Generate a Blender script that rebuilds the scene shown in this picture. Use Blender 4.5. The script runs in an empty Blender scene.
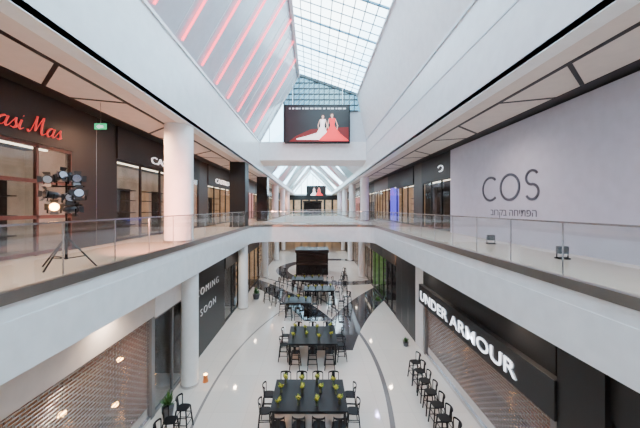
import bpy, bmesh, math, random
from mathutils import Vector, Matrix
random.seed(4)
S=bpy.context.scene
COL=S.collection
CZ=1.356
# ---------------------------------------------------------------- materials
M={}
def mat(name,col,rough=.5,metal=0,emit=0,ecol=None,var=.04,scale=3,spec=None,bump=0,alpha=None):
    m=bpy.data.materials.new(name); m.use_nodes=True
    nt=m.node_tree; b=nt.nodes['Principled BSDF']
    tc=nt.nodes.new('ShaderNodeTexCoord'); n=nt.nodes.new('ShaderNodeTexNoise')
    n.inputs['Scale'].default_value=scale; n.inputs['Detail'].default_value=3
    nt.links.new(tc.outputs['Object'],n.inputs['Vector'])
    r=nt.nodes.new('ShaderNodeValToRGB')
    lo=[max(0,c*(1-var)) for c in col]; hi=[min(1,c*(1+var)) for c in col]
    r.color_ramp.elements[0].color=(*lo,1); r.color_ramp.elements[1].color=(*hi,1)
    r.color_ramp.elements[0].position=.3; r.color_ramp.elements[1].position=.7
    nt.links.new(n.outputs['Fac'],r.inputs['Fac']); nt.links.new(r.outputs['Color'],b.inputs['Base Color'])
    b.inputs['Roughness'].default_value=rough; b.inputs['Metallic'].default_value=metal
    if spec is not None: b.inputs['Specular IOR Level'].default_value=spec
    if emit:
        b.inputs['Emission Color'].default_value=(*(ecol or col),1); b.inputs['Emission Strength'].default_value=emit
    M[name]=m; return m
def glassmat(name,tint,gl=.05,rough=.03):
    m=bpy.data.materials.new(name); m.use_nodes=True; nt=m.node_tree
    for n in list(nt.nodes): nt.nodes.remove(n)
    o=nt.nodes.new('ShaderNodeOutputMaterial'); t=nt.nodes.new('ShaderNodeBsdfTransparent'); g=nt.nodes.new('ShaderNodeBsdfGlossy')
    t.inputs['Color'].default_value=(*tint,1); g.inputs['Roughness'].default_value=rough
    tc=nt.nodes.new('ShaderNodeTexCoord'); nz=nt.nodes.new('ShaderNodeTexNoise'); nz.inputs['Scale'].default_value=.6
    mu=nt.nodes.new('ShaderNodeMath'); mu.operation='MULTIPLY'; mu.inputs[1].default_value=gl*2
    nt.links.new(tc.outputs['Object'],nz.inputs['Vector']); nt.links.new(nz.outputs['Fac'],mu.inputs[0])
    mx=nt.nodes.new('ShaderNodeMixShader'); nt.links.new(mu.outputs[0],mx.inputs[0])
    nt.links.new(t.outputs[0],mx.inputs[1]); nt.links.new(g.outputs[0],mx.inputs[2]); nt.links.new(mx.outputs[0],o.inputs[0])
    M[name]=m; return m
mat('white_plaster',(.86,.855,.85),.6)
mat('fascia_white',(.87,.885,.89),.30)
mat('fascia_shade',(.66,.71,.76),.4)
mat('fascia_pink',(.88,.66,.66),.4)
mat('soffit',(.70,.62,.57),.55)
mat('header_grey',(.20,.19,.19),.4)
mat('hoarding',(.60,.58,.68),.7,spec=.2)
mat('black',(.006,.006,.007),.45)
mat('black_gloss',(.01,.01,.012),.15)
mat('black_metal',(.006,.006,.007),.5,0,spec=.25)
mat('lamp_body',(.05,.05,.055),.3,.6)
mat('table_black',(.006,.006,.007),.35,spec=.25)
mat('dark_wood',(.04,.025,.018),.4,var=.3,scale=8)
mat('brown_frame',(.09,.03,.025),.35)
mat('steel',(.66,.66,.67),.22,1)
mat('bronze_strip',(.30,.26,.23),.3,.8)
mat('red_led',(.9,.08,.12),.4,emit=6.5,ecol=(1,.05,.11))
mat('roof_panel',(.62,.62,.67),.2)
mat('roof_white',(.80,.83,.86),.4)
mat('roof_pink',(.85,.46,.50),.4)
mat('roof_teal',(.40,.62,.66),.3)
mat('mullion',(.08,.22,.32),.4)
mat('mullion_dark',(.015,.028,.032),.4)
mat('text_grey',(.08,.08,.11),.5)
mat('text_dim',(.7,.7,.72),.5,emit=.12,ecol=(.9,.94,1))
mat('text_white',(.9,.92,1),.5,emit=1.3,ecol=(.9,.94,1))
mat('text_lit',(.9,.92,1),.5,emit=2.4,ecol=(.84,.91,1))
mat('text_side',(.35,.38,.45),.5,emit=.15,ecol=(.85,.92,1))
mat('text_red',(.45,.03,.03),.4,emit=.7,ecol=(1,.05,.05))
mat('warm_in',(.42,.30,.20),.6,emit=.40,ecol=(1,.60,.30),var=.4,scale=1.5)  # shop lighting put into the lining's own glow, also cream, blue, green, pink
mat('cream_in',(.42,.35,.28),.6,emit=.22,ecol=(1,.72,.50),var=.4,scale=1.2)
mat('dark_in',(.05,.045,.045),.6,var=.4,scale=1.5)
mat('shutter_in',(.10,.07,.06),.4,emit=.10,ecol=(1,.46,.22),var=.8,scale=.8)  # emission puts the shutter's warm reflections into the lining colour
mat('blue_in',(.1,.12,.5),.6,emit=1.8,ecol=(.18,.14,1))
mat('green_in',(.15,.3,.10),.6,emit=.15,ecol=(.5,1,.2),var=.5)
mat('pink_in',(.8,.5,.5),.6,emit=.9,ecol=(1,.38,.36))
mat('lamp_warm',(1,.75,.4),.4,emit=40,ecol=(1,.46,.13))
mat('lamp_white',(1,1,1),.4,emit=6,ecol=(1,.82,.58))
mat('lens_dark',(.45,.45,.52),.06,.9)
mat('green_sign',(.02,.5,.2),.4,emit=.8,ecol=(.05,.8,.35))
mat('screen_black',(.004,.004,.005),.3,emit=.0)
mat('screen_glow',(.08,.0,.0),.5,emit=.30,ecol=(.7,.03,.03))
mat('screen_red',(.7,.02,.03),.5,emit=1.7,ecol=(.95,.03,.04))
mat('screen_white',(.8,.75,.75),.5,emit=1.6,ecol=(1,.76,.74))
mat('screen_skin',(.7,.4,.3),.5,emit=.8,ecol=(.9,.5,.4))
mat('screen_hair',(.05,.02,.01),.5,emit=.1,ecol=(.2,.08,.03))
mat('leaf',(.14,.20,.03),.5,var=.4,scale=20)
mat('plant_leaf',(.05,.14,.03),.5,var=.4,scale=20)
mat('yellow',(.62,.56,.05),.5,var=.3,scale=20)
mat('vase',(.10,.12,.08),.15)
mat('pot',(.08,.08,.09),.4)
mat('orange',(.7,.22,.06),.4)
mat('shutter_rod',(.56,.52,.50),.22,.85)
mat('shutter_link',(.30,.27,.25),.3,.7)
glassmat('rail_glass',(.94,.965,.96),.10)
glassmat('shop_glass',(.80,.81,.83),.08)
glassmat('sky_glass',(.82,.95,1.0),.03)
glassmat('gable_glass',(.07,.14,.17),.04)
glassmat('clear_glass',(.80,.93,.96),.05)
def floor_mat():
    m=bpy.data.materials.new('lower_floor'); m.use_nodes=True; nt=m.node_tree; b=nt.nodes['Principled BSDF']
    L=nt.links.new
    g=nt.nodes.new('ShaderNodeNewGeometry'); sp=nt.nodes.new('ShaderNodeSeparateXYZ'); L(g.outputs['Position'],sp.inputs[0])
    base=nt.nodes.new('ShaderNodeTexBrick'); base.offset=0; base.inputs['Scale'].default_value=1
    base.inputs['Brick Width'].default_value=1.2; base.inputs['Row Height'].default_value=1.2; base.inputs['Mortar Size'].default_value=.006
    base.inputs['Color1'].default_value=(.70,.63,.56,1); base.inputs['Color2'].default_value=(.66,.595,.53,1); base.inputs['Mortar'].default_value=(.54,.48,.42,1)
    L(g.outputs['Position'],base.inputs['Vector'])
    cur=base.outputs['Color']
    def cmp(op,src,v):
        a=nt.nodes.new('ShaderNodeMath'); a.operation=op; a.inputs[1].default_value=v; L(src,a.inputs[0]); return a.outputs[0]
    def mul(p,q):
        a=nt.nodes.new('ShaderNodeMath'); a.operation='MULTIPLY'; L(p,a.inputs[0]); L(q,a.inputs[1]); return a.outputs[0]
    def ring(cx,cy,r0,r1,col,ylim=None):
        nonlocal cur
        d=nt.nodes.new('ShaderNodeVectorMath'); d.operation='DISTANCE'; d.inputs[1].default_value=(cx,cy,-6)
        L(g.outputs['Position'],d.inputs[0])
        p=mul(cmp('GREATER_THAN',d.outputs['Value'],r0),cmp('LESS_THAN',d.outputs['Value'],r1))
        if ylim: p=mul(p,mul(cmp('GREATER_THAN',sp.outputs['Y'],ylim[0]),cmp('LESS_THAN',sp.outputs['Y'],ylim[1])))
        mx=nt.nodes.new('ShaderNodeMix'); mx.data_type='RGBA'; L(p,mx.inputs[0]); L(cur,mx.inputs[6]); mx.inputs[7].default_value=(*col,1)
        cur=mx.outputs[2]
    ring(-20,14,22.93,23.11,(.16,.15,.15))
    ring(20,12,24.1,24.2,(.24,.22,.21))
    ring(35,6.3,34.2,36.4,(.05,.05,.055),(15.5,60))
    ring(-30,8,31.6,33.4,(.05,.05,.055),(19.5,60))
    ring(3,36,6,7.4,(.06,.06,.07),(28,60))
    L(cur,b.inputs['Base Color'])
    b.inputs['Roughness'].default_value=.06; b.inputs['IOR'].default_value=1.75
    M['lower_floor']=m
floor_mat()
mat('upper_floor',(.78,.66,.53),.12,var=.03,scale=1)

# ---------------------------------------------------------------- mesh builder
class MB:
    def __init__(s): s.v=[]; s.f=[]; s.mi=[]; s.mats=[]; s.sm=[]
    def _m(s,m):
        if m not in s.mats: s.mats.append(m)
        return s.mats.index(m)
    def add(s,vs,fs,m,smooth=False):
        o=len(s.v); s.v+= [tuple(v) for v in vs]; k=s._m(m)
        for f in fs: s.f.append([i+o for i in f]); s.mi.append(k); s.sm.append(smooth)
        return s
    def box(s,x0,x1,y0,y1,z0,z1,m):
        x0,x1=sorted((x0,x1)); y0,y1=sorted((y0,y1)); z0,z1=sorted((z0,z1))
        vs=[(x,y,z) for z in (z0,z1) for y in (y0,y1) for x in (x0,x1)]
        return s.add(vs,[(0,2,3,1),(4,5,7,6),(0,1,5,4),(2,6,7,3),(0,4,6,2),(1,3,7,5)],m)
    def beam(s,a,b,w,m,h=None,up=(0,0,1)):
        a=Vector(a); b=Vector(b); d=(b-a).normalized(); u=Vector(up)
        if abs(d.dot(u))>.98: u=Vector((1,0,0))
        r=d.cross(u).normalized(); u=r.cross(d).normalized(); h=h or w
        vs=[p+r*(i*w/2)+u*(j*h/2) for p in (a,b) for i,j in ((-1,-1),(1,-1),(1,1),(-1,1))]
        return s.add(vs,[(0,1,2,3),(7,6,5,4),(0,4,5,1),(1,5,6,2),(2,6,7,3),(3,7,4,0)],m)
    def cyl(s,a,b,r0,m,r1=None,n=12,cap=True):
        a=Vector(a); b=Vector(b); r1=r0 if r1 is None else r1; d=(b-a).normalized(); u=Vector((0,0,1))
        if abs(d.dot(u))>.98: u=Vector((1,0,0))
        r=d.cross(u).normalized(); u=r.cross(d).normalized()
        vs=[]
        for p,q in ((a,r0),(b,r1)):
            for i in range(n):
                t=2*math.pi*i/n; vs.append(p+(r*math.cos(t)+u*math.sin(t))*q)
        s.add(vs,[(i,(i+1)%n,n+(i+1)%n,n+i) for i in range(n)],m,True)
        if cap: s.add(vs,[tuple(range(n))[::-1],tuple(range(n,2*n))],m)
        return s
    def ball(s,c,r,m,n=8,k=5,sq=(1,1,1)):
        vs=[];fs=[]
        for j in range(k+1):
            ph=math.pi*j/k
            for i in range(n):
                t=2*math.pi*i/n
                vs.append((c[0]+r*sq[0]*math.sin(ph)*math.cos(t),c[1]+r*sq[1]*math.sin(ph)*math.sin(t),c[2]+r*sq[2]*math.cos(ph)))
        for j in range(k):
            for i in range(n): fs.append((j*n+i,(j+1)*n+i,(j+1)*n+(i+1)%n,j*n+(i+1)%n))
        return s.add(vs,fs,m,True)
    def poly(s,pts,m): return s.add(pts,[tuple(range(len(pts)))],m)
    def prism(s,pts,z0,z1,m):
        n=len(pts); vs=[(x,y,z0) for x,y in pts]+[(x,y,z1) for x,y in pts]
        return s.add(vs,[tuple(range(n))[::-1],tuple(range(n,2*n))]+[(i,(i+1)%n,n+(i+1)%n,n+i) for i in range(n)],m)
    def done(s,name,parent=None,origin=None,bevel=0):
        me=bpy.data.meshes.new(name)
        o=Vector(origin) if origin is not None else Vector((0,0,0))
        me.from_pydata([tuple(Vector(v)-o) for v in s.v],[],s.f)
        for m in s.mats: me.materials.append(M[m])
        me.polygons.foreach_set('material_index',s.mi); me.polygons.foreach_set('use_smooth',s.sm); me.update()
        bm=bmesh.new(); bm.from_mesh(me)
        bmesh.ops.recalc_face_normals(bm,faces=bm.faces); bm.to_mesh(me); bm.free()
        ob=bpy.data.objects.new(name,me); COL.objects.link(ob); ob.location=o
        if parent:
            ob.parent=parent; ob.location=o-parent.matrix_basis.translation if parent.parent is None else o
        if bevel:
            bv=ob.modifiers.new('bevel','BEVEL'); bv.width=bevel; bv.segments=2; bv.limit_method='ANGLE'
        return ob
def empty(name,loc=(0,0,0),parent=None):
    e=bpy.data.objects.new(name,None); COL.objects.link(e); e.location=loc; e.empty_display_size=.2
    if parent: e.parent=parent
    return e
def tag(o,label,cat,group=None):
    o['label']=label; o['category']=cat
    if group: o['group']=group
    return o
def st(o,label=None):
    o['kind']='structure'
    if label: o['label']=label
    return o
def copytree(root,loc,rotz=0,scale=None):
    def rec(o,par):
        c=o.copy(); COL.objects.link(c)
        if par is not None:
            c.parent=par
        for ch in list(o.children): rec(ch,c)
        return c
    r=rec(root,None); r.location=loc; r.rotation_euler=(0,0,rotz)
    if scale: r.scale=scale
    return r
def textmesh(txt,w,h,ext,m,shear=0,bold=0,space=1,side=None):
    c=bpy.data.curves.new('lettering','FONT'); c.body=txt; c.extrude=ext; c.offset=bold; c.shear=shear; c.space_character=space; c.resolution_u=4
    o=bpy.data.objects.new('lettering',c); COL.objects.link(o)
    dg=bpy.context.evaluated_depsgraph_get(); me=bpy.data.meshes.new_from_object(o.evaluated_get(dg))
    bpy.data.objects.remove(o)
    xs=[v.co.x for v in me.vertices]; ys=[v.co.y for v in me.vertices]
    x0,x1,y0,y1=min(xs),max(xs),min(ys),max(ys)
    for v in me.vertices:
        v.co.x=(v.co.x-x0)/(x1-x0)*w; v.co.y=(v.co.y-y0)/(y1-y0)*h
    me.materials.clear(); me.materials.append(M[m])
    if side:
        me.materials.append(M[side]); me.update()
        for p in me.polygons: p.material_index=0 if abs(p.normal.z)>.9 else 1
    return me
def wallR(side):
    if side>0: return Matrix(((0,0,-1,0),(-1,0,0,0),(0,1,0,0),(0,0,0,1)))
    if side<0: return Matrix(((0,0,1,0),(1,0,0,0),(0,1,0,0),(0,0,0,1)))
    return Matrix(((1,0,0,0),(0,0,-1,0),(0,1,0,0),(0,0,0,1)))
def walltext(name,txt,wside,x,ystart,z,w,h,m,parent=None,**k):
    me=textmesh(txt,w,h,k.pop('ext',.02),m,**k)
    o=bpy.data.objects.new(name,me); COL.objects.link(o)
    R=wallR(wside)
    o.matrix_basis=Matrix.Translation((x,ystart,z))@R
    if parent:
        o.parent=parent; o.matrix_basis=Matrix.Translation(Vector((x,ystart,z))-parent.location)@R
    return o
def lettersign(txt,wside,x,ystart,z,w,h,m,label,**k):
    me=textmesh(txt,w,h,k.pop('ext',.02),m,**k)
    root=empty('shop_sign',(x,ystart,z)); tag(root,label,'sign')
    bm=bmesh.new(); bm.from_mesh(me); bmesh.ops.remove_doubles(bm,verts=bm.verts,dist=1e-5); bm.verts.ensure_lookup_table()
    seen=set(); isl=[]
    for v in bm.verts:
        if v.index in seen: continue
        stck=[v]; seen.add(v.index); comp=[]
        while stck:
            q=stck.pop(); comp.append(q)
            for e in q.link_edges:
                o2=e.other_vert(q)
                if o2.index not in seen: seen.add(o2.index); stck.append(o2)
        xs=[c.co.x for c in comp]; isl.append([min(xs),max(xs),comp])
    isl.sort(key=lambda t:t[0]); grp=[]
    for a,b,c in isl:
        if grp and a<grp[-1][1]-.3*min(b-a,grp[-1][1]-grp[-1][0]): grp[-1][1]=max(b,grp[-1][1]); grp[-1][2]+=c
        else: grp.append([a,b,list(c)])
    for a,b,vs in grp:
        idx={v:i for i,v in enumerate(vs)}
        fs={f for v in vs for f in v.link_faces}
        m2=bpy.data.meshes.new('letter'); m2.from_pydata([tuple(v.co) for v in vs],[],[[idx[v] for v in f.verts] for f in fs]); m2.materials.append(M[m]); m2.update()
        o=bpy.data.objects.new('letter',m2); COL.objects.link(o); o.parent=root; o.matrix_basis=wallR(wside)
    bm.free()
    return root

# ---------------------------------------------------------------- shell
E=4.79
YB=24.0
R=1.5
YE=78; Y0=-5
WU=9.6; SU=7.8; SL=5.6; ZL=-6.0; ZS=4.64
st(MB().box(-7.7,7.7,Y0,YE,ZL-.2,ZL,'lower_floor').done('floor'),'polished cream stone floor with dark curved inlays')
def path(x):
    pts=[(-x,-.3)]
    pts.append((-x,YB-R))
    for i in range(1,9):
        a=math.pi/2*i/8; pts.append((-x+R*(1-math.cos(a)),YB-R+R*math.sin(a)))
    pr=[(-px,py) for px,py in pts][::-1]
    return pts+pr
P=path(E)
def offs(P,d):
    out=[]
    for i,(x,y) in enumerate(P):
        a=Vector(P[max(i-1,0)]); b=Vector(P[min(i+1,len(P)-1)])
        t=(b-a).normalized(); n=Vector((-t.y,t.x))
        out.append((x+n.x*d,y+n.y*d))
    return out
def sweep(mb,P,d0,d1,z0,z1,m):
    A=offs(P,d0); B=offs(P,d1); n=len(P)
    vs=[]
    for i in range(n):
        vs+=[(*A[i],z0),(*B[i],z0),(*B[i],z1),(*A[i],z1)]
    fs=[(3,2,1,0),tuple((n-1)*4+k for k in range(4))]
    for i in range(n-1):
        o=i*4
        for k in range(4): fs.append((o+k,o+(k+1)%4,o+4+(k+1)%4,o+4+k))
    return mb.add(vs,fs,m)
for s,nm in ((-1,'left'),(1,'right')):
    st(MB().box(s*E,s*WU,Y0,YE,-1.2,0,'upper_floor').done('floor'),'upper walkway slab with cream stone paving')
    st(MB().box(s*E,s*WU,Y0,YE,-1.3,-1.2,'soffit').done('ceiling'),'plaster ceiling below the upper walkway')
    st(MB().box(s*E,s*WU,Y0,YE,ZS,ZS+.15,'soffit').done('ceiling'),'pale panel ceiling over the upper walkway')
    st(MB().box(s*WU,s*(WU+.2),Y0,YE,ZL-.2,ZS+.15,'white_plaster').done('wall_'+nm))
    st(MB().box(s*7.5,s*7.7,Y0,YE,ZL,-1.3,'white_plaster').done('wall_'+nm))
mid=[p for p in P if p[1]>=YB-R-.01]
brp=mid+[(E,28.5),(-E,28.5)]
st(MB().prism(brp,-1.2,0,'upper_floor').done('floor'),'bridge slab crossing the atrium')
st(MB().prism(brp,-1.3,-1.2,'soffit').done('ceiling'),'bridge underside')
st(MB().box(-E,E,50,YE,-1.2,0,'upper_floor').done('floor'))
st(MB().box(-E,E,50,YE,-1.3,-1.2,'soffit').done('ceiling'))
st(MB().box(-E,E,Y0,-.4,-1.3,0,'upper_floor').done('floor'))
mb=MB(); sweep(mb,P,-.04,0,-1.34,-.42,'fascia_white'); sweep(mb,P,-.03,0,-.42,-.14,'fascia_white')
st(mb.done('trim_1'),'white balcony fascia')
mb=MB(); sweep(mb,P,-.07,.06,-.14,.05,'bronze_strip'); st(mb.done('trim_2'),'metal edge strip along balcony')
for s in (-1,1):
    st(MB().box(s*E,s*(E-.04),28.5,50,-1.34,0,'fascia_white').done('trim_3'))
st(MB().box(-E,E,49.96,50,-1.34,0,'fascia_white').done('trim_4'))
st(MB().box(-E,E,28.5,28.54,-1.34,0,'fascia_white').done('trim_4'))
YG=27.0
ZFL=CZ+5.9; ZFR=CZ+6.15
mb=MB().box(-E,-E-.4,Y0,YG+2,ZS-.02,ZFL,'fascia_white').box(-E+.06,-E,Y0,YG,ZFL-.12,ZFL,'fascia_white')
st(mb.done('trim_5'),'tall white fascia above the walkway')
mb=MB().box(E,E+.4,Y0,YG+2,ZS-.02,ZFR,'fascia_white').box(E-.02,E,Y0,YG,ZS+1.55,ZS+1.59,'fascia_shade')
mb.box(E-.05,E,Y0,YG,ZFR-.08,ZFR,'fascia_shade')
st(mb.done('trim_6'),'tall white fascia above the walkway')
ZF2=5.35
st(MB().box(-E,-E-.4,YG+2,YE,ZS-.02,ZF2,'fascia_pink').done('trim_5'))
st(MB().box(E,E+.4,YG+2,YE,ZS-.02,ZF2,'fascia_white').done('trim_6'))
RX,RZ=-1.3,CZ+11.9
QX,QZ=3.95,CZ+10.1
def Lp(t,y,o=0):
    return Vector((-E+(RX+E)*t,y,ZFL+(RZ-ZFL)*t))+Vector((RZ-ZFL,0,-(RX+E))).normalized()*o
mb=MB().poly([Lp(0,Y0),Lp(0,YG),Lp(1,YG),Lp(1,Y0)],'roof_panel')
st(mb.done('ceiling'),'sloping pale panelled roof side')
mb=MB()
y=-3
while y<YG:
    mb.beam(Lp(0,y,.01),Lp(1,y,.01),.03,'roof_white',.02); y+=1.9
mb.beam(Lp(.985,Y0,.1),Lp(.985,YG,.1),.2,'roof_white',.2)
st(mb.done('trim_7'),'white ribs on the sloping roof side')
for y in (6.9,8.8,10.7,12.6,14.5,16.4,18.6,21.0,23.6):
    o=MB().beam(Lp(.02,y,.07),Lp(.97,y,.07),.05,'red_led',.05,up=(1,0,0)).done('led_light_strip',origin=Lp(0,y,.07))
    tag(o,'glowing red linear light running up the sloping roof panel','light strip','red roof light strips')
def Rp(t,y,o=0): return Vector((E+(QX-E)*t,y,ZFR+(QZ-ZFR)*t))+Vector((-(QZ-ZFR),0,QX-E)).normalized()*o
mb=MB().poly([Rp(0,Y0),Rp(0,YG),Rp(1,YG),Rp(1,Y0)],'white_plaster')
mb.beam(Rp(.99,Y0,.05),Rp(.99,YG,.05),.10,'roof_white')
st(mb.done('wall_right'),'smooth white upper wall beside the skylight')
def Sp(t,y,o=0): return Vector((RX+(QX-RX)*t,y,RZ+(QZ-RZ)*t-o))
mb=MB().poly([Sp(0,Y0),Sp(0,YG),Sp(1,YG),Sp(1,Y0)],'sky_glass')
for i in range(10): mb.beam(Sp(i/9,Y0,.03),Sp(i/9,YG,.03),.05 if i%9 else .14,'mullion',.05)
y=-4
i=0
while y<=YG:
    mb.beam(Sp(0,y,.03),Sp(1,y,.03),.045 if i%4 else .09,'mullion',.04 if i%4 else .1); y+=.8; i+=1
st(mb.done('window_1'),'gridded glass skylight along the atrium roof')
G=[(-E,ZFL),(RX,RZ),(QX,QZ),(E,ZFR)]
def gtop(x):
    for (a,b),(c,d) in zip(G,G[1:]):
        if a<=x<=c: return b+(d-b)*(x-a)/(c-a)
    return ZFL
XD=-2.6; ZD=CZ+8.7
def xat(z,side):
    if side<0: return -E+(RX+E)*(z-ZFL)/(RZ-ZFL)
    return E+(QX-E)*(z-ZFR)/(QZ-ZFR) if z>ZFR else E
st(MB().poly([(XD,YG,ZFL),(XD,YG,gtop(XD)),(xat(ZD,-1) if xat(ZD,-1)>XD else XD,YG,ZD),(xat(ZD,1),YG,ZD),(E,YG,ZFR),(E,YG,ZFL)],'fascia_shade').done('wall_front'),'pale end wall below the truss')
mb=MB().poly([(XD,YG,ZD),(XD,YG,gtop(XD)),(RX,YG,RZ),(QX,YG,QZ),(xat(ZD,1),YG,ZD)],'gable_glass')
mb.poly([(-E,YG,ZFL),(XD,YG,gtop(XD)),(XD,YG,ZFL)],'clear_glass')
x=XD
while x<4.1:
    mb.beam((x,YG-.1,ZD),(x,YG-.1,gtop(x)),.07,'mullion_dark')
    x2=min(x+.45,4.1)
    z=ZD
    while z<gtop(x)-.3:
        mb.beam((x,YG-.12,z),(x2,YG-.12,min(z+.5,gtop(x2))),.045,'roof_teal'); z+=.5
    x+=.45
z=ZD
while z<RZ:
    xs=[x/20 for x in range(-52,82) if gtop(x/20)>z]
    if xs: mb.beam((xs[0],YG-.1,z),(xs[-1],YG-.1,z),.10,'mullion_dark')
    z+=.5
mb.beam((-3.9,YG-.15,ZFL),(-3.9,YG-.15,gtop(-3.9)),.06,'roof_white'); mb.beam((XD,YG-.15,ZFL),(XD,YG-.15,gtop(XD)),.12,'mullion_dark')
for (a,b),(c,d) in list(zip(G,G[1:]))[:2]: mb.beam((a,YG-.15,b),(c,YG-.15,d),.18,'mullion_dark' if a>-4 else 'roof_white')
st(mb.done('window_2'),'dark lattice gable closing the skylight')
st(MB().add([(-E,YG-.05,5.65),(E,YG-.05,5.65),(E,YG+2,5.4),(-E,YG+2,5.4),(-E,YG-.05,ZFL+.05),(E,YG-.05,ZFL+.05),(E,YG+2,ZFL+.05),(-E,YG+2,ZFL+.05)],[(0,3,2,1),(4,5,6,7),(0,1,5,4),(1,2,6,5),(2,3,7,6),(3,0,4,7)],'fascia_white').done('trim_8'),'white bulkhead beam crossing the atrium')
mb=MB()
ZR2=10.5; XR2=-.6
cyc=['roof_white','sky_glass','roof_pink','clear_glass','roof_white','roof_teal']
k=0
for s in (-1,1):
    y=YG+2
    a0=lambda y:(s*E,y,ZF2); r0=lambda y:(XR2,y,ZR2)
    while y<YE-.1:
        y2=min(y+6,YE)
        m=((s*E+XR2)/2,(y+y2)/2,(ZF2+ZR2)/2+.25)
        q=[a0(y),a0(y2),r0(y2),r0(y)]
        for j in range(4):
            mb.poly([q[j],q[(j+1)%4],m],cyc[(k+j*2+(s>0))%6])
            mb.beam(q[j],m,.07,'roof_white'); mb.beam(q[j],q[(j+1)%4],.08,'roof_white')
        k+=1; y=y2
mb.poly([(-E,YG+2,ZFL),(XR2,YG+2,ZR2),(E,YG+2,ZFL)],'clear_glass')
st(mb.done('window_3'),'faceted triangular glass and panel roof over the further atrium')
st(MB().box(-WU,WU,YE,YE+.2,ZL-.2,5,'white_plaster').done('wall_back'))
mb=MB().poly([(-E,YE,5),(E,YE,5),(E,YE,ZF2),(XR2,YE,ZR2),(-E,YE,ZF2)],'clear_glass')
for x in (-3,-1.5,0,1.5,3): mb.beam((x,YE,5),(x,YE,ZF2+(ZR2-ZF2)*(1-abs(x-XR2)/5.4)),.15,'roof_white')
st(mb.done('window_4'))
st(MB().box(-WU,WU,Y0-.2,Y0,ZL-.2,14,'white_plaster').done('wall_front'))
for s in (-1,1):
    mb=MB()
    z0,z1=ZS-.012,ZS+.002
    mb.box(s*5.75,s*5.87,Y0,YE,z0,z1,'black')
    mb.box(s*7.2,s*7.78,Y0,YE,z0-.01,z1,'black')
    y=-1.0; i=0
    while y<60:
        mb.beam((s*5.8,y,ZS-.006),(s*7.3,y+(1.3 if i%2 else -.5),ZS-.006),.10,'black',.014)
        y+=2.6; i+=1
    st(mb.done('trim_9'),'black reveals zigzagging across the ceiling panels')

# ---------------------------------------------------------------- railings
def railing(pts,nm):
    root=empty('glass_railing',(pts[0][0],pts[0][1],0.05))
    tag(root,nm,'railing')
    mb=MB(); sweep(mb,pts,.0,.052,1.065,1.10,'steel'); mb.done('handrail',root,(pts[0][0],pts[0][1],1.06))
    acc=[]
    for (x0,y0),(x1,y1) in zip(pts,pts[1:]):
        d=math.hypot(x1-x0,y1-y0); k=max(1,round(d/1.5))
        for j in range(k): acc.append((x0+(x1-x0)*j/k,y0+(y1-y0)*j/k))
    acc.append(pts[-1])
    for (x0,y0),(x1,y1) in zip(acc,acc[1:]):
        a=Vector((x0,y0,0)); b=Vector((x1,y1,0)); t=(b-a).normalized(); n=Vector((-t.y,t.x,0))
        a2=a+t*.012+n*.027; b2=b-t*.012+n*.027
        mb=MB().beam(a2+Vector((0,0,.56)),b2+Vector((0,0,.56)),.012,'rail_glass',1.0)
        mb.done('glass_panel',root,a2)
        if (b-a).length>1.0:
            MB().box(x0+n.x*.027-.010,x0+n.x*.027+.010,y0+n.y*.027-.012,y0+n.y*.027+.012,.05,1.07,'steel').done('post',root,(x0,y0,.05))
    return root
li=[p for p in P if p[0]<=-E+.01]; ri=[p for p in P if p[0]>=E-.01]
mi=[p for p in P if p[1]>=YB-R-.01]; mi[0]=(mi[0][0],mi[0][1]+.03); mi[-1]=(mi[-1][0],mi[-1][1]+.03)
railing(li,'long clear glass balustrade with steel handrail on the balcony edge')
railing(ri,'long clear glass balustrade with steel handrail beside the hoarding')
railing(mi,'curved clear glass balustrade with steel handrail on the bridge')
railing([(-E,49.9),(E,49.9)],'glass balustrade on the distant bridge')

# ---------------------------------------------------------------- columns
def column(x,y,z0,z1,r,m,label,sq=False):
    mb=MB()
    if sq: mb.box(x-r,x+r,y-r,y+r,z0+.12,z1,m).box(x-r-.02,x+r+.02,y-r-.02,y+r+.02,z0,z0+.12,'black')
    else: mb.cyl((x,y,z0+.10),(x,y,z1),r,m,n=40).cyl((x,y,z0),(x,y,z0+.10),r+.02,'steel',n=40)
    tag(mb.done('column',origin=(x,y,z0)),label,'column')
column(-5.36,12,0,ZS,.54,'white_plaster','thick round white column on the upper walkway')
for y,m in ((21.8,'black'),(32,'black_gloss')):
    column(-5.35,y,0,ZS,.55,m,'square black clad column on the upper walkway',True)
for y in (42,52,62): column(-5.3,y,0,ZS,.45,'fascia_pink','round pale pinkish column on the upper walkway')
for y in (32,42,52,62): column(5.5,y,0,ZS,.45,'white_plaster','round white column on the upper walkway')
for y in (12.5,22,32,42,52):
    column(-5.13,y,ZL,-1.3,.34,'white_plaster','slim round white column on the lower floor')
for y in (32,42,52): column(5.2,y,ZL,-1.3,.33,'white_plaster','slim round white column on the lower floor')

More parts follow.
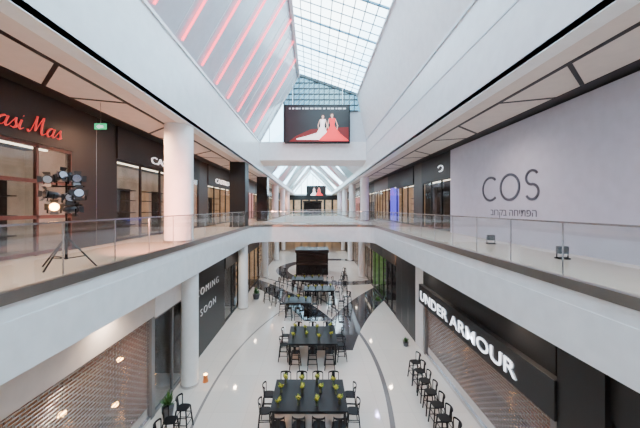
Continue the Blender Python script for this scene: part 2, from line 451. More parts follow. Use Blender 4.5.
# ---------------------------------------------------------------- storefronts
def storefront(s,X,z0,y0,y1,H,hdr,fm,im,panes,label,depth=1.5,rows=1,hm=None,strip=True):
    root=empty('storefront',(s*X,y0,z0)); tag(root,label,'shop front')
    hm=hm or fm
    mb=MB()
    w=.07
    for i in range(panes+1):
        yy=y0+(y1-y0)*i/panes; a=max(y0,yy-w/2); b=min(y1,yy+w/2)
        mb.box(s*X,s*(X+.1),a,b,z0,z0+H-hdr,fm)
    for r in range(rows+1):
        zz=z0+.08+(H-hdr-.12)*r/rows
        mb.box(s*X,s*(X+.1),y0,y1,zz-.05,zz+.05,fm)
    mb.done('frame',root,(s*X,y0,z0))
    MB().box(s*(X-.06),s*(X+.2),y0,y1,z0+H-hdr,z0+H,hm).done('header_panel',root,(s*X,y0,z0+H-hdr))
    for i in range(panes):
        a=y0+(y1-y0)*i/panes+w/2; b=y0+(y1-y0)*(i+1)/panes-w/2
        MB().box(s*(X+.04),s*(X+.055),a,b,z0+.1,z0+H-hdr-.04,'shop_glass').done('window_pane',root,(s*X,a,z0))
    mb=MB()
    mb.box(s*(X+depth),s*(X+depth+.03),y0,y1,z0,z0+H,im).box(s*(X+.2),s*(X+depth),y0,y0+.03,z0,z0+H,im).box(s*(X+.2),s*(X+depth),y1-.03,y1,z0,z0+H,im)
    mb.box(s*(X+.2),s*(X+depth),y0,y1,z0+H-hdr+.02,z0+H-hdr+.05,'dark_in')
    mb.done('interior_lining',root,(s*X,y0,z0))
    mb=MB(); rr=random.Random(int(y0*10)+z0)
    yy=y0+.4
    while yy<y1-.8:
        ww=min(rr.uniform(.5,1.1),y1-.15-yy)
        for zz in (.5,1.1,1.7,2.2): mb.box(s*(X+depth-.35),s*(X+depth-.02),yy,yy+ww,z0+zz,z0+zz+.04,'dark_wood')
        mb.box(s*(X+depth-.06),s*(X+depth-.02),yy,yy+ww,z0,z0+2.3,rr.choice(['dark_in','warm_in','dark_wood']))
        yy+=ww+rr.uniform(.3,.9)
    if mb.v: mb.done('display_shelving',root,(s*X,y0,z0))
    if strip:
        MB().box(s*(X+.6),s*(X+.7),y0+.2,y1-.2,z0+H-hdr-.03,z0+H-hdr+.015,'lamp_white').done('light_strip',root,(s*X,y0,z0+H-hdr))
    return root
HU=ZS-.015
def panelwall(s,X,z0,y0,y1,H,m,label,name='wall_panel',seams=0):
    mb=MB().box(s*X,s*(X+.15),y0,y1,z0,z0+H,m)
    for i in range(1,seams): 
        yy=y0+(y1-y0)*i/seams; mb.box(s*(X-.005),s*X,yy-.01,yy+.01,z0,z0+H,'steel')
    return tag(mb.done(name,origin=(s*X,y0,z0)),label,'wall panel')
f=storefront(-1,SU,0,2.5,9.7,HU,1.45,'brown_frame','cream_in',6,'dark brown framed glazed shop front with red script lettering',rows=3,hm='black')
GL={'a':(.62,[[(.45,.45),(.3,.52),(.1,.4),(.03,.2),(.13,.0),(.3,.06),(.43,.3),(.48,.52),(.42,.15),(.5,.0),(.64,.12)]]),
's':(.46,[[(0,.1),(.16,.38),(.27,.56),(.30,.36),(.37,.16),(.28,.0),(.08,.03)],[(.28,.0),(.40,.03),(.48,.12)]]),
'i':(.34,[[(0,.1),(.13,.52),(.09,.14),(.18,0),(.34,.12)],[(.17,.74),(.19,.80)]]),
' ':(.28,[]),
'M':(1.15,[[(-.05,.12),(.03,.0),(.14,.1),(.26,.6),(.34,1.0),(.37,.55),(.42,.12),(.6,.65),(.76,1.02),(.76,.55),(.80,.12),(.92,.0),(1.12,.14)]])}
def crom(p,n=5):
    q=[p[0]]+p+[p[-1]]; out=[]
    for i in range(1,len(q)-2):
        for j in range(n):
            t=j/n; o=[]
            for c in (0,1):
                a,b,d,e=q[i-1][c],q[i][c],q[i+1][c],q[i+2][c]
                o.append(.5*((2*b)+(d-a)*t+(2*a-5*b+4*d-e)*t*t+(-a+3*b-3*d+e)*t**3))
            out.append(tuple(o))
    out.append(p[-1]); return out
cx=0; hh=.48; yst=7.3; zst=3.44
for ch in 'asi Mas':
    w_,strokes=GL[ch]
    mb=MB()
    for s_ in strokes:
        pp=crom(s_)
        for (a,b),(c,d) in zip(pp,pp[1:]):
            if abs(a-c)+abs(b-d)<1e-4: continue
            th=.050 if d<b else .020
            mb.cyl((-SU+.09,yst+(cx+a+b*.25)*hh,zst+b*hh),(-SU+.09,yst+(cx+c+d*.25)*hh,zst+d*hh),th*.5,'text_red',n=6)
    if mb.v: mb.done('letter',f,(-SU,yst+cx*hh,zst))
    cx+=w_
panelwall(-1,SU,0,9.7,11.9,HU,'black','tall black wall panel between two shops',seams=2)
f=storefront(-1,SU,0,11.9,20.5,HU,1.3,'black','cream_in',5,'black framed glazed shop with pale interior',hm='black')
walltext('lettering','CASTRO',-1,-SU+.08,14.35,3.5,3.2,.32,'text_white',f,bold=-.01)
panelwall(-1,SU,0,20.5,22.2,HU,'dark_wood','dark timber wall panel beside a shop')
f=storefront(-1,SU,0,22.2,30,HU,1.5,'black','warm_in',5,'black framed shop with warm lit interior')
walltext('lettering','CASTRO',-1,-SU+.08,23.8,3.35,3.8,.36,'text_white',f,bold=.0)
panelwall(-1,SU,0,30,31.5,HU,'white_plaster','white wall panel between shops')
storefront(-1,SU,0,31.5,40,HU,1.3,'brown_frame','pink_in',5,'shop front glowing pink')
storefront(-1,SU,0,40,52,HU,1.3,'black','warm_in',6,'distant warm lit shop front')
storefront(-1,SU,0,52,65,HU,1.3,'steel','cream_in',6,'distant pale shop front')
storefront(-1,SU,0,65,77.5,HU,1.3,'black','warm_in',6,'distant warm shop front')
panelwall(1,SU-.15,0,-4,16.7,HU-.05,'hoarding','smooth pale lilac hoarding covering a shop front','hoarding')
tx=SU-.16
root=empty('shop_sign',(tx,13.5,CZ+.27)); tag(root,'thin grey capital letters on pale hoarding','sign')
def arc(mb,cx,cz,rx,rz,a0,a1,w,n=28):
    pts=[]
    for i in range(n+1):
        a=math.radians(a0+(a1-a0)*i/n); pts.append((math.cos(a),math.sin(a)))
    vs=[]
    for c,s_ in pts:
        vs+=[(cx+(rx-w)*c,cz+(rz-w)*s_,0),(cx+rx*c,cz+rz*s_,0),(cx+rx*c,cz+rz*s_,.02),(cx+(rx-w)*c,cz+(rz-w)*s_,.02)]
    fs=[(0,1,2,3),tuple(n*4+k for k in (3,2,1,0))]
    for i in range(n):
        o=i*4
        for k in range(4): fs.append((o+k,o+(k+1)%4,o+4+(k+1)%4,o+4+k))
    mb.add(vs,fs,'text_grey')
def letter(build):
    mb=MB(); build(mb); o=mb.done('letter',root); o.matrix_basis=wallR(1)
letter(lambda m:arc(m,.58,.54,.60,.54,48,312,.10))
letter(lambda m:arc(m,1.84,.54,.60,.54,0,360,.10))
def sS(m):
    arc(m,3.04,.80,.33,.29,30,270,.09); arc(m,3.04,.30,.35,.31,90,-150,.09)
letter(sS)
lettersign('\u05d1\u05d5\u05e8\u05e7\u05d1 \u05d4\u05d7\u05d9\u05ea\u05e4\u05d4',1,tx,12.9,CZ-.40,2.65,.33,'text_grey','small dark Hebrew lettering on pale hoarding',ext=.004)
f=storefront(1,SU,0,16.7,21.4,HU,1.5,'black','dark_in',3,'black shop front with small white lettering')
mb=MB()
for i in range(14):
    a=math.pi*(.15+1.5*i/14); b=math.pi*(.15+1.5*(i+1)/14)
    mb.beam((SU-.08,18.2+.35*math.cos(a),3.75+.18*math.sin(a)),(SU-.08,18.2+.35*math.cos(b),3.75+.18*math.sin(b)),.05,'text_white')
mb.done('emblem',f,(SU-.08,18.2,3.7))
panelwall(1,SU,0,21.4,23.2,HU,'dark_wood','dark timber wall panel beside a shop')
storefront(1,SU,0,23.2,28.0,HU,1.4,'black','warm_in',3,'black shop front with warm interior')
storefront(1,SU,0,28.0,31,HU,1.2,'black','blue_in',1,'narrow shop front glowing deep blue')
storefront(1,SU,0,31,38,HU,1.2,'brown_frame','warm_in',5,'brown framed warm lit shop front')
storefront(1,SU,0,38,50,HU,1.2,'black','cream_in',6,'distant pale lit shop front')
storefront(1,SU,0,50,64,HU,1.2,'steel','pink_in',6,'distant pinkish shop front')
storefront(1,SU,0,64,77.5,HU,1.2,'black','warm_in',6,'distant warm shop front')
HL=-1.3-ZL-.01
def shutterfront(s,y0,y1,label,ztop,hm,fm,lamps,vis0):
    root=empty('roller_shutter',(s*SL,y0,ZL)); tag(root,label,'roller shutter')
    mb=MB(); X=s*(SL+.1)
    z=ZL+.5; i=0
    mb.box(X-.015,X+.015,y0+.15,y1-.15,ZL+.12,ZL+.5,'steel')
    yy0=max(y0,vis0)
    while z<ztop:
        mb.cyl((X,y0+.15,z+.02),(X,y1-.15,z+.02),.018,'shutter_rod',n=8,cap=False)
        y=yy0+.15+(.13 if i%2 else 0)
        while y<y1-.2:
            mb.box(X-.006,X+.006,y,y+.03,z+.035,z+.09,'shutter_link'); y+=.26
        z+=.088; i+=1
    mb.done('shutter_curtain',root,(s*SL,y0,ZL))
    mb=MB().box(s*SL,s*(SL+.2),y0,y0+.18,ZL,ztop,fm).box(s*SL,s*(SL+.2),y1-.18,y1,ZL,ztop,fm).box(s*(SL+.02),s*(SL+.2),y0+.18,y1-.18,ZL,ZL+.12,'steel')
    mb.done('frame',root,(s*SL,y0,ZL))
    MB().box(s*(SL-.02),s*(SL+.2),y0,y1,ztop,ZL+HL,hm).done('header_panel',root,(s*SL,y0,ztop))
    mb=MB().box(s*(SL+1.7),s*(SL+1.73),y0,y1,ZL,ZL+HL,'shutter_in').box(s*(SL+.2),s*(SL+1.7),y0,y0+.03,ZL,ZL+HL,'shutter_in').box(s*(SL+.2),s*(SL+1.7),y1-.03,y1,ZL,ZL+HL,'shutter_in')
    mb.box(s*(SL+.2),s*(SL+1.7),y0,y1,ZL,ZL+.02,'dark_wood')
    mb.done('interior_lining',root,(s*SL,y0,ZL))
    for (x,y,z) in lamps:  # added glowing balls in place of orange reflections in the polished metal
        r=empty('shutter_glint',(x,y,z)); tag(r,'added glowing ball standing in for a warm reflection in the shutter','lamp','added stand-ins for warm shutter reflections')
        MB().ball((x,y,z),.085,'lamp_warm',12,8,(1,1.4,.7)).done('glint_ball',r,(x,y,z))
        MB().cyl((x,y,z+.05),(x,y,ZL+HL),.012,'black').done('glint_hanger',r,(x,y,z+.05))
    return root
shutterfront(-1,-4,10.6,'closed perforated metal roller shutter across a wide shop front',-2.45,'soffit','header_grey',[(-6.4,9.7,-5.0),(-6.4,7.65,-3.9),(-6.5,10.1,-3.75),(-6.6,6.4,-3.6)],4.5)
storefront(-1,SL,ZL,10.6,13.4,HL,1.2,'header_grey','dark_in',2,'grey glazed shop pane with a steel frame',strip=False,hm='white_plaster')
panelwall(-1,SL,ZL,13.4,19,HL,'black','matte black hoarding with white capital lettering','hoarding')
t=-SL+.02
lettersign('COMING',-1,t,14.3,-3.0,3.4,.34,'text_dim','thin white capital lettering on black hoarding',ext=.01,bold=-.022,space=1.35)
lettersign('SOON',-1,t,14.9,-4.05,2.3,.34,'text_dim','thin white capital lettering on black hoarding',ext=.01,bold=-.022,space=1.35)
storefront(-1,SL,ZL,19,22.5,HL,1.2,'black','dark_in',2,'dark glazed shop doors',hm='black')
storefront(-1,SL,ZL,22.5,31,HL,1.2,'black','warm_in',4,'lower shop with warm amber interior')
storefront(-1,SL,ZL,31,44,HL,1.2,'steel','cream_in',6,'lower shop with pale interior')
storefront(-1,SL,ZL,44,77.5,HL,1.2,'black','warm_in',12,'distant lower shop with warm interior')
storefront(1,SL,ZL,-4,5.6,HL,1.3,'black','dark_in',5,'dark glazed shop front',hm='black')
shutterfront(1,6.9,15.2,'closed perforated metal roller shutter under a lit sign',-3.45,'black','header_grey',[(6.5,9.5,-4.2),(6.6,12.5,-4.2),(6.4,8.0,-4.8),(6.8,14,-4.0)],6.9)
root=empty('shop_canopy',(5.36,6.7,-3.2)); tag(root,'black box fascia carrying large glowing white letters','shop sign')
MB().box(5.39,5.58,6.7,15.3,-3.42,-2.50,'black').done('canopy_box',root,(5.39,6.7,-3.2),bevel=.01)
walltext('lettering','UNDER ARMOUR',1,5.36,14.95,-3.2,7.05,.44,'text_lit',root,ext=.02,bold=.012,side='text_side')
panelwall(1,SL-.15,ZL,5.6,6.7,HL,'black','black clad pier beside the shutter')
panelwall(1,SL,ZL,15.3,16.4,HL,'white_plaster','white clad pier beside the shutter')
panelwall(1,SL,ZL,16.4,20.2,HL,'black','matte black shop hoarding with thin steel seams',seams=3)
storefront(1,SL,ZL,20.2,24,HL,1.2,'black','dark_in',3,'dark lower shop front',hm='dark_wood')
storefront(1,SL,ZL,24,29,HL,1.2,'black','green_in',3,'lower shop with dim lime green interior')
storefront(1,SL,ZL,29,42,HL,1.2,'steel','cream_in',6,'lower shop with pale interior')
storefront(1,SL,ZL,42,77.5,HL,1.2,'black','warm_in',12,'distant lower shop with warm interior')
for z0,h in ((0,HU),(ZL,HL)):
    root=empty('storefront',(0,YE-.5,z0)); tag(root,'distant dark framed shop front closing the gallery','shop front')
    MB().box(-7.4,7.4,YE-.35,YE-.3,z0,z0+h-1.2,'warm_in').done('interior_lining',root,(0,YE-.5,z0))
    mb=MB().box(-7.4,7.4,YE-.45,YE-.35,z0,z0+.15,'black')
    for x in range(-7,8,2): mb.box(x-.25,x+.25,YE-.45,YE-.35,z0,z0+h-1.2,'black')
    mb.done('frame',root,(0,YE-.5,z0))
    MB().box(-7.4,7.4,YE-.5,YE-.3,z0+h-1.2,z0+h,'black').done('header_panel',root,(0,YE-.5,z0))

# ---------------------------------------------------------------- screens
def fig(mb,cx,z0,H,flare,dm,y,lean=0,trail=0):
    def P2(l): return [(cx+a*H+lean*b*H,y,z0+b*H) for a,b in l]
    mb.poly(P2([(-flare-trail,0),(flare*1.15,0),(flare*.55,.25),(.085,.52),(.075,.60),(-.075,.60),(-.085,.52),(-flare*.5,.28),(-flare*.8-trail*.5,.14),(-flare-trail,.05)]),dm)
    mb.poly(P2([(-.075,.6),(.075,.6),(.12,.78),(.10,.82),(-.10,.82),(-.12,.78)]),dm)
    mb.poly(P2([(.10,.81),(.13,.78),(.21,.55),(.17,.40),(.145,.41),(.17,.55)]),'screen_skin')
    mb.poly(P2([(-.10,.81),(-.13,.78),(-.19,.58),(-.16,.42),(-.14,.43),(-.15,.57)]),'screen_skin')
    mb.poly(P2([(-.03,.81),(.03,.81),(.03,.86),(-.03,.86)]),'screen_skin')
    mb.poly([(cx+lean*.93*H+.075*H*math.cos(a*.5236),y-.002,z0+.935*H+.085*H*math.sin(a*.5236)) for a in range(12)],'screen_hair')
    mb.poly([(cx+lean*.92*H+.05*H*math.cos(a*.5236),y-.004,z0+.915*H+.062*H*math.sin(a*.5236)) for a in range(12)],'screen_skin')
YS=26.3
root=empty('video_screen',(0.4,YS,7.15)); tag(root,'large hanging video screen showing two gowned women, one white, one red','screen')
sx0,sx1,sz0,sz1=-2.40,3.15,CZ+5.8,CZ+8.95
MB().box(sx0-.1,sx1+.1,YS,YS+.3,sz0-.1,sz1+.1,'black_metal').done('screen_frame',root,(.4,YS,sz0),bevel=.02)
MB().box(sx0,sx1,YS-.02,YS,sz0,sz1,'screen_black').done('screen_panel',root,(.4,YS,sz0))
mb=MB().poly([(sx0+.3,YS-.022,sz0+.02),(sx1-.02,YS-.022,sz0+.02),(sx1-.05,YS-.022,sz0+1.3),(sx0+2.2,YS-.022,sz0+1.1),(sx0+.9,YS-.022,sz0+.5)],'screen_glow')
fig(mb,.75,sz0+.18,2.2,.40,'screen_white',YS-.026,.06,.60)
fig(mb,1.75,sz0+.10,2.4,.50,'screen_red',YS-.03,-.04)
rr=random.Random(3); x=sx0+.3
while x<sx1-.5:
    w_=rr.uniform(.10,.34); mb.poly([(x,YS-.023,sz1-.30),(x+w_,YS-.023,sz1-.30),(x+w_,YS-.023,sz1-.17),(x,YS-.023,sz1-.17)],'text_dim'); x+=w_+rr.uniform(.06,.16)
mb.done('screen_picture',root,(.4,YS,sz0))
for x in (-1.8,2.6): MB().cyl((x,YS+.2,sz1+.1),(x,YS+.2,gtop(x)),.03,'steel').done('suspension_rod',root,(x,YS+.2,sz1))
root=empty('video_screen',(0,55,CZ+2.2)); tag(root,'smaller distant hanging video screen with red picture','screen')
MB().box(-1.2,2.4,55,55.3,CZ+2.1,CZ+4.1,'black_metal').done('screen_frame',root,(0,55,CZ+2.2))
MB().box(-1.1,2.3,54.98,55,CZ+2.2,CZ+4.0,'screen_black').done('screen_panel',root,(0,55,CZ+2.2))
mb=MB(); fig(mb,.2,CZ+2.3,1.5,.45,'screen_white',54.96); fig(mb,1.1,CZ+2.3,1.5,.45,'screen_red',54.95); mb.done('screen_picture',root,(0,55,CZ+2.2))
MB().cyl((.6,55.15,CZ+4.1),(.6,55.15,8.9),.03,'steel').done('suspension_rod',root,(.6,55.15,CZ+4.1))

# ---------------------------------------------------------------- stage lamp stand
def lamp_unit(parent,x,y,z,yaw,pitch,lit):
    Rm=Matrix.Rotation(yaw,4,'Z')@Matrix.Rotation(pitch,4,'X')
    e=MB().cyl((0,-.03,0),(0,.16,0),.085,'lamp_body',n=20).cyl((0,.16,0),(0,.25,0),.085,'lamp_body',.035,n=20).cyl((0,-.06,0),(0,-.03,0),.098,'black_metal',n=20).done('stage_lamp',parent)
    MB().beam((-.115,.06,.02),(-.115,.06,-.14),.012,'black_metal',.03).beam((.115,.06,.02),(.115,.06,-.14),.012,'black_metal',.03).beam((-.115,.06,-.14),(.115,.06,-.14),.03,'black_metal',.012).done('yoke',e)
    MB().cyl((0,-.067,0),(0,-.06,0),.084,'lamp_warm' if lit else 'lens_dark',n=20).done('lens',e)
    for k in range(4):
        a=k*math.pi/2; c,s_=math.cos(a),math.sin(a)
        def q(u,v,w): return (u*c-w*s_,v,u*s_+w*c)
        MB().poly([q(-.06,-.06,.098),q(.06,-.06,.098),q(.075,-.11,.165),q(-.075,-.11,.165)],'lamp_body').done('barn_door',e)
    e.matrix_basis=Matrix.Translation((x,y,z))@Rm
    return e
tx_,ty=-5.55,6.75
root=empty('stage_light_stand',(tx_,ty,0)); tag(root,'black tripod stand with cluster of stage lamps, one glowing orange','stage light')
mb=MB()
for a in (.15,2.9,4.6):
    c,s_=math.cos(a)*.66,math.sin(a)*.5
    mb.cyl((tx_,ty,.72),(tx_+c,ty+s_,.015),.018,'black_metal',n=8); mb.cyl((tx_,ty,.22),(tx_+c*.62,ty+s_*.62,.28),.012,'black_metal',n=6)
mb.done('tripod_base',root,(tx_,ty,0))
MB().cyl((tx_,ty,.2),(tx_,ty,1.98),.02,'black_metal').cyl((tx_,ty,.2),(tx_,ty,1.0),.028,'black_metal').done('pole',root,(tx_,ty,.2))
MB().beam((tx_-.42,ty,1.84),(tx_+.42,ty,1.84),.035,'black_metal').done('crossbar',root,(tx_,ty,1.84))
MB().beam((tx_-.38,ty,1.42),(tx_+.36,ty,1.42),.035,'black_metal').done('crossbar',root,(tx_,ty,1.42))
for dx,dz,yaw,pt,lit in ((-.34,2.0,.35,.15,0),(-.06,2.08,1.3,-.2,0),(.26,2.02,1.0,.1,0),(-.36,1.66,-.4,-.15,0),(.34,1.68,.6,-.2,0),(-.22,1.38,.72,.0,1),(.12,1.60,.9,.1,0)):
    lamp_unit(root,dx,-.06,dz,yaw,pt,lit)
lamp_unit(root,.1,.06,1.32,math.pi,0,1)

def floor_spot(x,y,rot):
    root=empty('floor_spotlight',(x,y,0)); tag(root,'small black floodlight standing on the walkway floor','floodlight','walkway floodlights')
    MB().box(x-.14,x+.14,y-.1,y+.1,0,.03,'black').done('base_plate',root,(x,y,0))
    MB().beam((x-.15,y,.03),(x-.15,y,.26),.02,'black').beam((x+.15,y,.03),(x+.15,y,.26),.02,'black').beam((x-.15,y,.04),(x+.15,y,.04),.02,'black').done('yoke',root,(x,y,0))
    MB().box(x-.13,x+.13,y-.07,y+.07,.14,.34,'black').done('lamp_housing',root,(x,y,.2),bevel=.02)
    return root
floor_spot(6.7,11.3,0); floor_spot(6.65,8.0,0)
root=empty('exit_sign',(-6.6,9.3,4.0)); tag(root,'small green illuminated sign hanging from the ceiling','exit sign')
MB().box(-6.78,-6.42,9.3,9.34,3.8,3.98,'green_sign').done('sign_plate',root,(-6.6,9.3,3.8))
MB().beam((-6.6,9.32,3.98),(-6.6,9.32,ZS),.015,'steel').done('hanger',root,(-6.6,9.32,4))
MB().poly([(-6.72,9.295,3.88),(-6.62,9.295,3.95),(-6.62,9.295,3.91),(-6.5,9.295,3.91),(-6.5,9.295,3.85),(-6.62,9.295,3.85),(-6.62,9.295,3.81)],'text_white').done('arrow_symbol',root,(-6.6,9.3,3.88))

# ---------------------------------------------------------------- bar chairs & tables
def make_chair():
    root=empty('bar_chair',(0,0,0))
    MB().prism([(.19*math.copysign(abs(math.cos(a))**.6,math.cos(a)),.19*math.copysign(abs(math.sin(a))**.6,math.sin(a))) for a in [i*math.pi/8 for i in range(16)]],.73,.76,'black_metal').done('seat',root)
    for i,j in ((-1,-1),(1,-1),(1,1),(-1,1)):
        MB().beam((i*.16,j*.16,.735),(i*.23,j*.23,0),.035,'black_metal').done('leg',root)
    for nm,z,k in (('footrest',.28,.203),('brace',.5,.184)):
        mb=MB()
        for a,b in (((-k,-k),(k,-k)),((k,-k),(k,k)),((k,k),(-k,k)),((-k,k),(-k,-k))): mb.beam((*a,z),(*b,z),.02,'black_metal')
        mb.done(nm,root)
    mb=MB()
    pr=None
    for i in range(9):
        a=math.pi*i/8; p=(.19*math.cos(a),.12+.10*math.sin(a),1.08)
        if pr: mb.beam(pr,p,.025,'black_metal',.05)
        pr=p
    for a in (0,math.pi): mb.beam((.19*math.cos(a),.12,.75),(.19*math.cos(a),.12,1.08),.025,'black_metal')
    mb.beam((0,.17,.75),(0,.22,1.08),.12,'black_metal',.012,up=(0,1,0))
    mb.done('backrest',root)
    return root
proto=make_chair(); first=True
def chair(x,y,rot,label,group):
    global first
    r=rot+random.uniform(-.12,.12)
    if first: o=proto; o.location=(x,y,ZL); o.rotation_euler=(0,0,r); first=False
    else: o=copytree(proto,(x,y,ZL),r)
    tag(o,label,'chair',group); return o
def make_vase():
    root=empty('flower_vase',(0,0,0))
    MB().cyl((0,0,0),(0,0,.13),.05,'vase',.04,n=12).cyl((0,0,.13),(0,0,.17),.04,'vase',.05,n=12).done('vase',root)
    mb=MB(); rr=random.Random(1)
    for i in range(26):
        a=rr.uniform(0,6.28); q=rr.uniform(.02,.09); z=rr.uniform(.18,.29)
        mb.beam((0,0,.12),(q*math.cos(a),q*math.sin(a),z),.008,'leaf')
        mb.poly([(q*.3*math.cos(a),q*.3*math.sin(a),z-.08),(q*1.2*math.cos(a+.4),q*1.2*math.sin(a+.4),z-.02),(q*1.5*math.cos(a),q*1.5*math.sin(a),z+.03),(q*1.2*math.cos(a-.4),q*1.2*math.sin(a-.4),z-.02)],'leaf')
    mb.done('foliage',root)
    mb=MB(); rr=random.Random(1)
    for i in range(16):
        a=rr.uniform(0,6.28); q=rr.uniform(.01,.07); z=rr.uniform(.18,.27)
        mb.ball((q*math.cos(a),q*math.sin(a),z),.026,'yellow',6,4)
    mb.done('flower_heads',root)
    return root
vproto=make_vase(); vfirst=True
def vase(x,y,z,group):
    global vfirst
    if vfirst: o=vproto; o.location=(x,y,z); vfirst=False
    else: o=copytree(vproto,(x,y,z),random.uniform(0,6))
    tag(o,'small dark vase of round yellow flowers on black table','vase of flowers',group)
def table(x0,x1,y0,y1,label,nx,ny,sides=True,vs=(4,3)):
    root=empty('bar_table',((x0+x1)/2,(y0+y1)/2,ZL)); tag(root,label,'table')
    top=ZL+1.02
    MB().box(x0,x1,y0,y1,top-.05,top,'table_black').done('tabletop',root,(x0,y0,top),bevel=.008)
    for x in (x0+.1,x1-.1):
        for y in (y0+.1,y1-.1): MB().box(x-.04,x+.04,y-.04,y+.04,ZL,top-.05,'black').done('leg',root,(x,y,ZL))
    MB().box(x0+.06,x1-.06,y0+.08,y0+.1,top-.14,top-.05,'black').done('apron',root,(x0,y0,top))
    MB().box(x0+.06,x1-.06,y1-.1,y1-.08,top-.14,top-.05,'black').done('apron',root,(x0,y1,top))
    g='chairs at the '+label
    lb='black metal bar chair drawn up to the black table'
    for i in range(nx):
        x=x0+(x1-x0)*(i+.5)/nx
        chair(x,y0-.22,math.pi,lb,g); chair(x,y1+.22,0,lb,g)
    for i in range(ny):
        y=y0+(y1-y0)*(i+.5)/ny
        chair(x0-.22,y,math.pi/2,lb,g); chair(x1+.22,y,-math.pi/2,lb,g)
    for i in range(vs[0]):
        for j in range(vs[1]):
            vase(x0+(x1-x0)*(i+.5+random.uniform(-.15,.15))/vs[0],y0+(y1-y0)*(j+.5+random.uniform(-.2,.2))/vs[1],top,'flower vases on the tables')
table(-1.35,1.1,9.35,11.1,'large square black bar table with twelve vases',4,2)
table(-1.2,1.15,14.0,16.1,'square black bar table with eight vases',3,2,vs=(4,2))
table(-1.9,-.1,20.0,21.4,'long black bar table with vases',3,1,vs=(3,1))
table(-.7,1.7,23.0,24.4,'long black bar table with flower vases',4,1,vs=(4,1))
table(-1.9,.9,26.4,27.8,'long black bar table near the kiosk',4,1,vs=(4,1))
lb='black metal bar chair standing along the shop front'
for y in (8.8,9.45,10.1,10.8,11.5,12.2,12.9): chair(4.12+(y-9)*.07,y,-math.pi/2,lb,'chairs lined along the shutter')
for x,y in ((-4.45,9.35),(-4.3,9.95),(-4.4,8.75)): chair(x,y,math.pi/2,'black metal bar chair standing beside the grey shop pane','chairs beside the shop pane')
for x,y in ((-3.4,25),(-3.2,27),(-2.9,29.5),(3.2,29.6),(3.2,31.2),(2.7,25.5),(-2.8,22.6),(2.6,22.4),(-3.0,31),(-3.6,23.4),(1.3,20.6),(2.0,21.3),(1.9,27.2),(2.6,27.6),(-2.6,24.2),(.8,29.8),(-.9,30.2)): chair(x,y,random.uniform(0,6),'black metal bar chair near the far tables','scattered far chairs')

def plant(x,y,z,r,hh,label):
    root=empty('potted_plant',(x,y,z)); tag(root,label,'potted plant')
    MB().cyl((x,y,z),(x,y,z+hh*.4),r*.55,'pot',r*.75,n=20).done('pot',root,(x,y,z))
    mb=MB(); rr=random.Random(int(x*7+y))
    for i in range(70):
        a=rr.uniform(0,6.28); e=rr.uniform(.2,1.4); L=rr.uniform(.5,1)*r*1.3
        p=Vector((x,y,z+hh*.4)); d=Vector((math.cos(a)*math.cos(e),math.sin(a)*math.cos(e),math.sin(e)*hh/r*.5)); q=p+d*L
        n=Vector((-math.sin(a),math.cos(a),0))*r*.13
        mb.poly([p,p+d*L*.55+n,q,p+d*L*.55-n],'plant_leaf')
    mb.done('foliage',root,(x,y,z))
plant(-5.1,10.55,ZL,.28,.95,'leafy green plant in dark pot beside the shutter')
plant(-4.6,24.3,ZL,.4,1.0,'leafy green plant in dark pot beside column')
plant(4.7,5.9,ZL,.4,1.2,'leafy green plant beside the black pier')
plant(4.9,22.8,ZL,.3,.7,'leafy green plant beside a dark shop front')
plant(4.95,16,ZL,.2,.5,'small leafy plant beside the white pier')
root=empty('uplighter',(-4.55,12.7,ZL)); tag(root,'small orange glowing uplighter beside the white column','lamp')
MB().cyl((-4.55,12.7,ZL),(-4.55,12.7,ZL+.3),.12,'orange',.07,n=16).done('lamp_body',root,(-4.55,12.7,ZL))
MB().cyl((-4.55,12.7,ZL+.3),(-4.55,12.7,ZL+.33),.07,'lamp_warm',n=16).done('lens',root,(-4.55,12.7,ZL+.3))
def kiosk(y0,zb,label):
    root=empty('bar_kiosk',(0,y0,zb)); tag(root,label,'kiosk')
    for x in (-1.8,1.6):
        for y in (y0,y0+2.4): MB().box(x-.06,x+.06,y-.06,y+.06,zb,zb+2.5,'black').done('post',root,(x,y,zb))
    MB().box(-1.95,1.75,y0-.2,y0+2.6,zb+2.45,zb+2.75,'black').done('roof_panel',root,(0,y0,zb+2.45))
    MB().box(-1.74,1.54,y0,y0+.5,zb,zb+1.1,'black').box(-1.85,1.65,y0-.15,y0+.6,zb+1.1,zb+1.16,'dark_wood').done('counter',root,(0,y0,zb))
    mb=MB().box(-1.74,1.54,y0+2.2,y0+2.3,zb,zb+2.45,'dark_in')
    for z in (1.2,1.6,2.0): mb.box(-1.6,1.4,y0+1.95,y0+2.2,zb+z,zb+z+.04,'dark_wood')
    mb.done('back_shelving',root,(0,y0+2,zb))
kiosk(33,ZL,'black square bar kiosk with tall frame and dark counter')
kiosk(58,0,'distant dark kiosk on the upper gallery')
for x in (-1.2,-.4,.4,1.2): chair(x,32.4,math.pi,'black metal bar chair at the black kiosk counter','chairs at the kiosk')

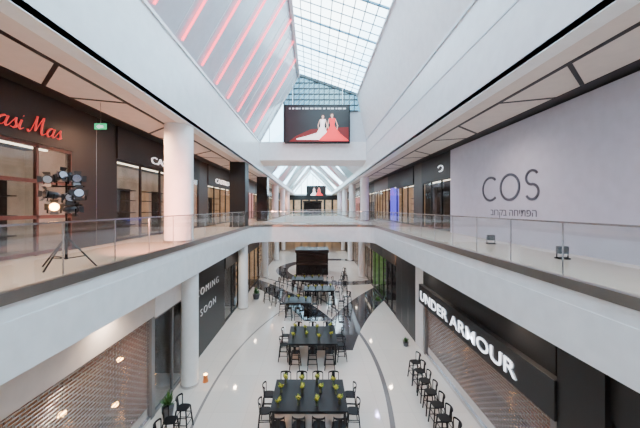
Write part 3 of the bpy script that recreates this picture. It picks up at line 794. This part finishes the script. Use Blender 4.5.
# ---------------------------------------------------------------- lights
def spot(x,y,z,e,col,angle=155,rad=.1,rot=(0,0,0),blend=1):
    l=bpy.data.lights.new('spot_lamp','SPOT'); l.energy=e; l.color=col; l.spot_size=math.radians(angle); l.spot_blend=blend; l.shadow_soft_size=rad
    o=bpy.data.objects.new('spot_lamp',l); COL.objects.link(o); o.location=(x,y,z); o.rotation_euler=rot; return o
W=(1,.80,.62)
for y in (4,11,18,26,35,46,60):
    spot(-6.4,y,ZS-.05,1250,(1,.56,.34)); spot(5.6,y,ZS-.05,420,(1,.84,.80) if y<20 else (.58,.50,1))
for y in (3,8,14,20,27,36,48,62):
    spot(-5.2,y,-1.4,280,W); spot(5.2,y,-1.4,240,W)
for y in (31,36,44): spot(0,y,5.1,300,(1,.66,.62))  # spots hanging free below the further glass roof, without fixtures
spot(tx_+.1,ty+.16,1.32,5500,(1,.34,.24),80,.05,(math.radians(86),0,math.radians(-2)))  # beam of the stage lamp turned to the column, not a ceiling light
w=bpy.data.worlds.new('sky'); S.world=w; w.use_nodes=True; nt=w.node_tree; bg=nt.nodes['Background']
tc=nt.nodes.new('ShaderNodeTexCoord'); nz=nt.nodes.new('ShaderNodeTexNoise'); nz.inputs['Scale'].default_value=3
rp=nt.nodes.new('ShaderNodeValToRGB'); rp.color_ramp.elements[0].color=(.50,.78,1,1); rp.color_ramp.elements[1].color=(1,1,1,1)
rp.color_ramp.elements[0].position=.42; rp.color_ramp.elements[1].position=.64
nt.links.new(tc.outputs['Generated'],nz.inputs['Vector']); nt.links.new(nz.outputs['Fac'],rp.inputs['Fac']); nt.links.new(rp.outputs['Color'],bg.inputs['Color'])
bg.inputs['Strength'].default_value=10.0
c=bpy.data.cameras.new('camera'); c.sensor_width=36; c.lens=300/640*36; c.shift_x=7/640; c.shift_y=-6/640; c.clip_start=.05; c.clip_end=300
co=bpy.data.objects.new('camera',c); COL.objects.link(co); co.location=(0,0,CZ); co.rotation_euler=(math.pi/2,0,0)
S.camera=co
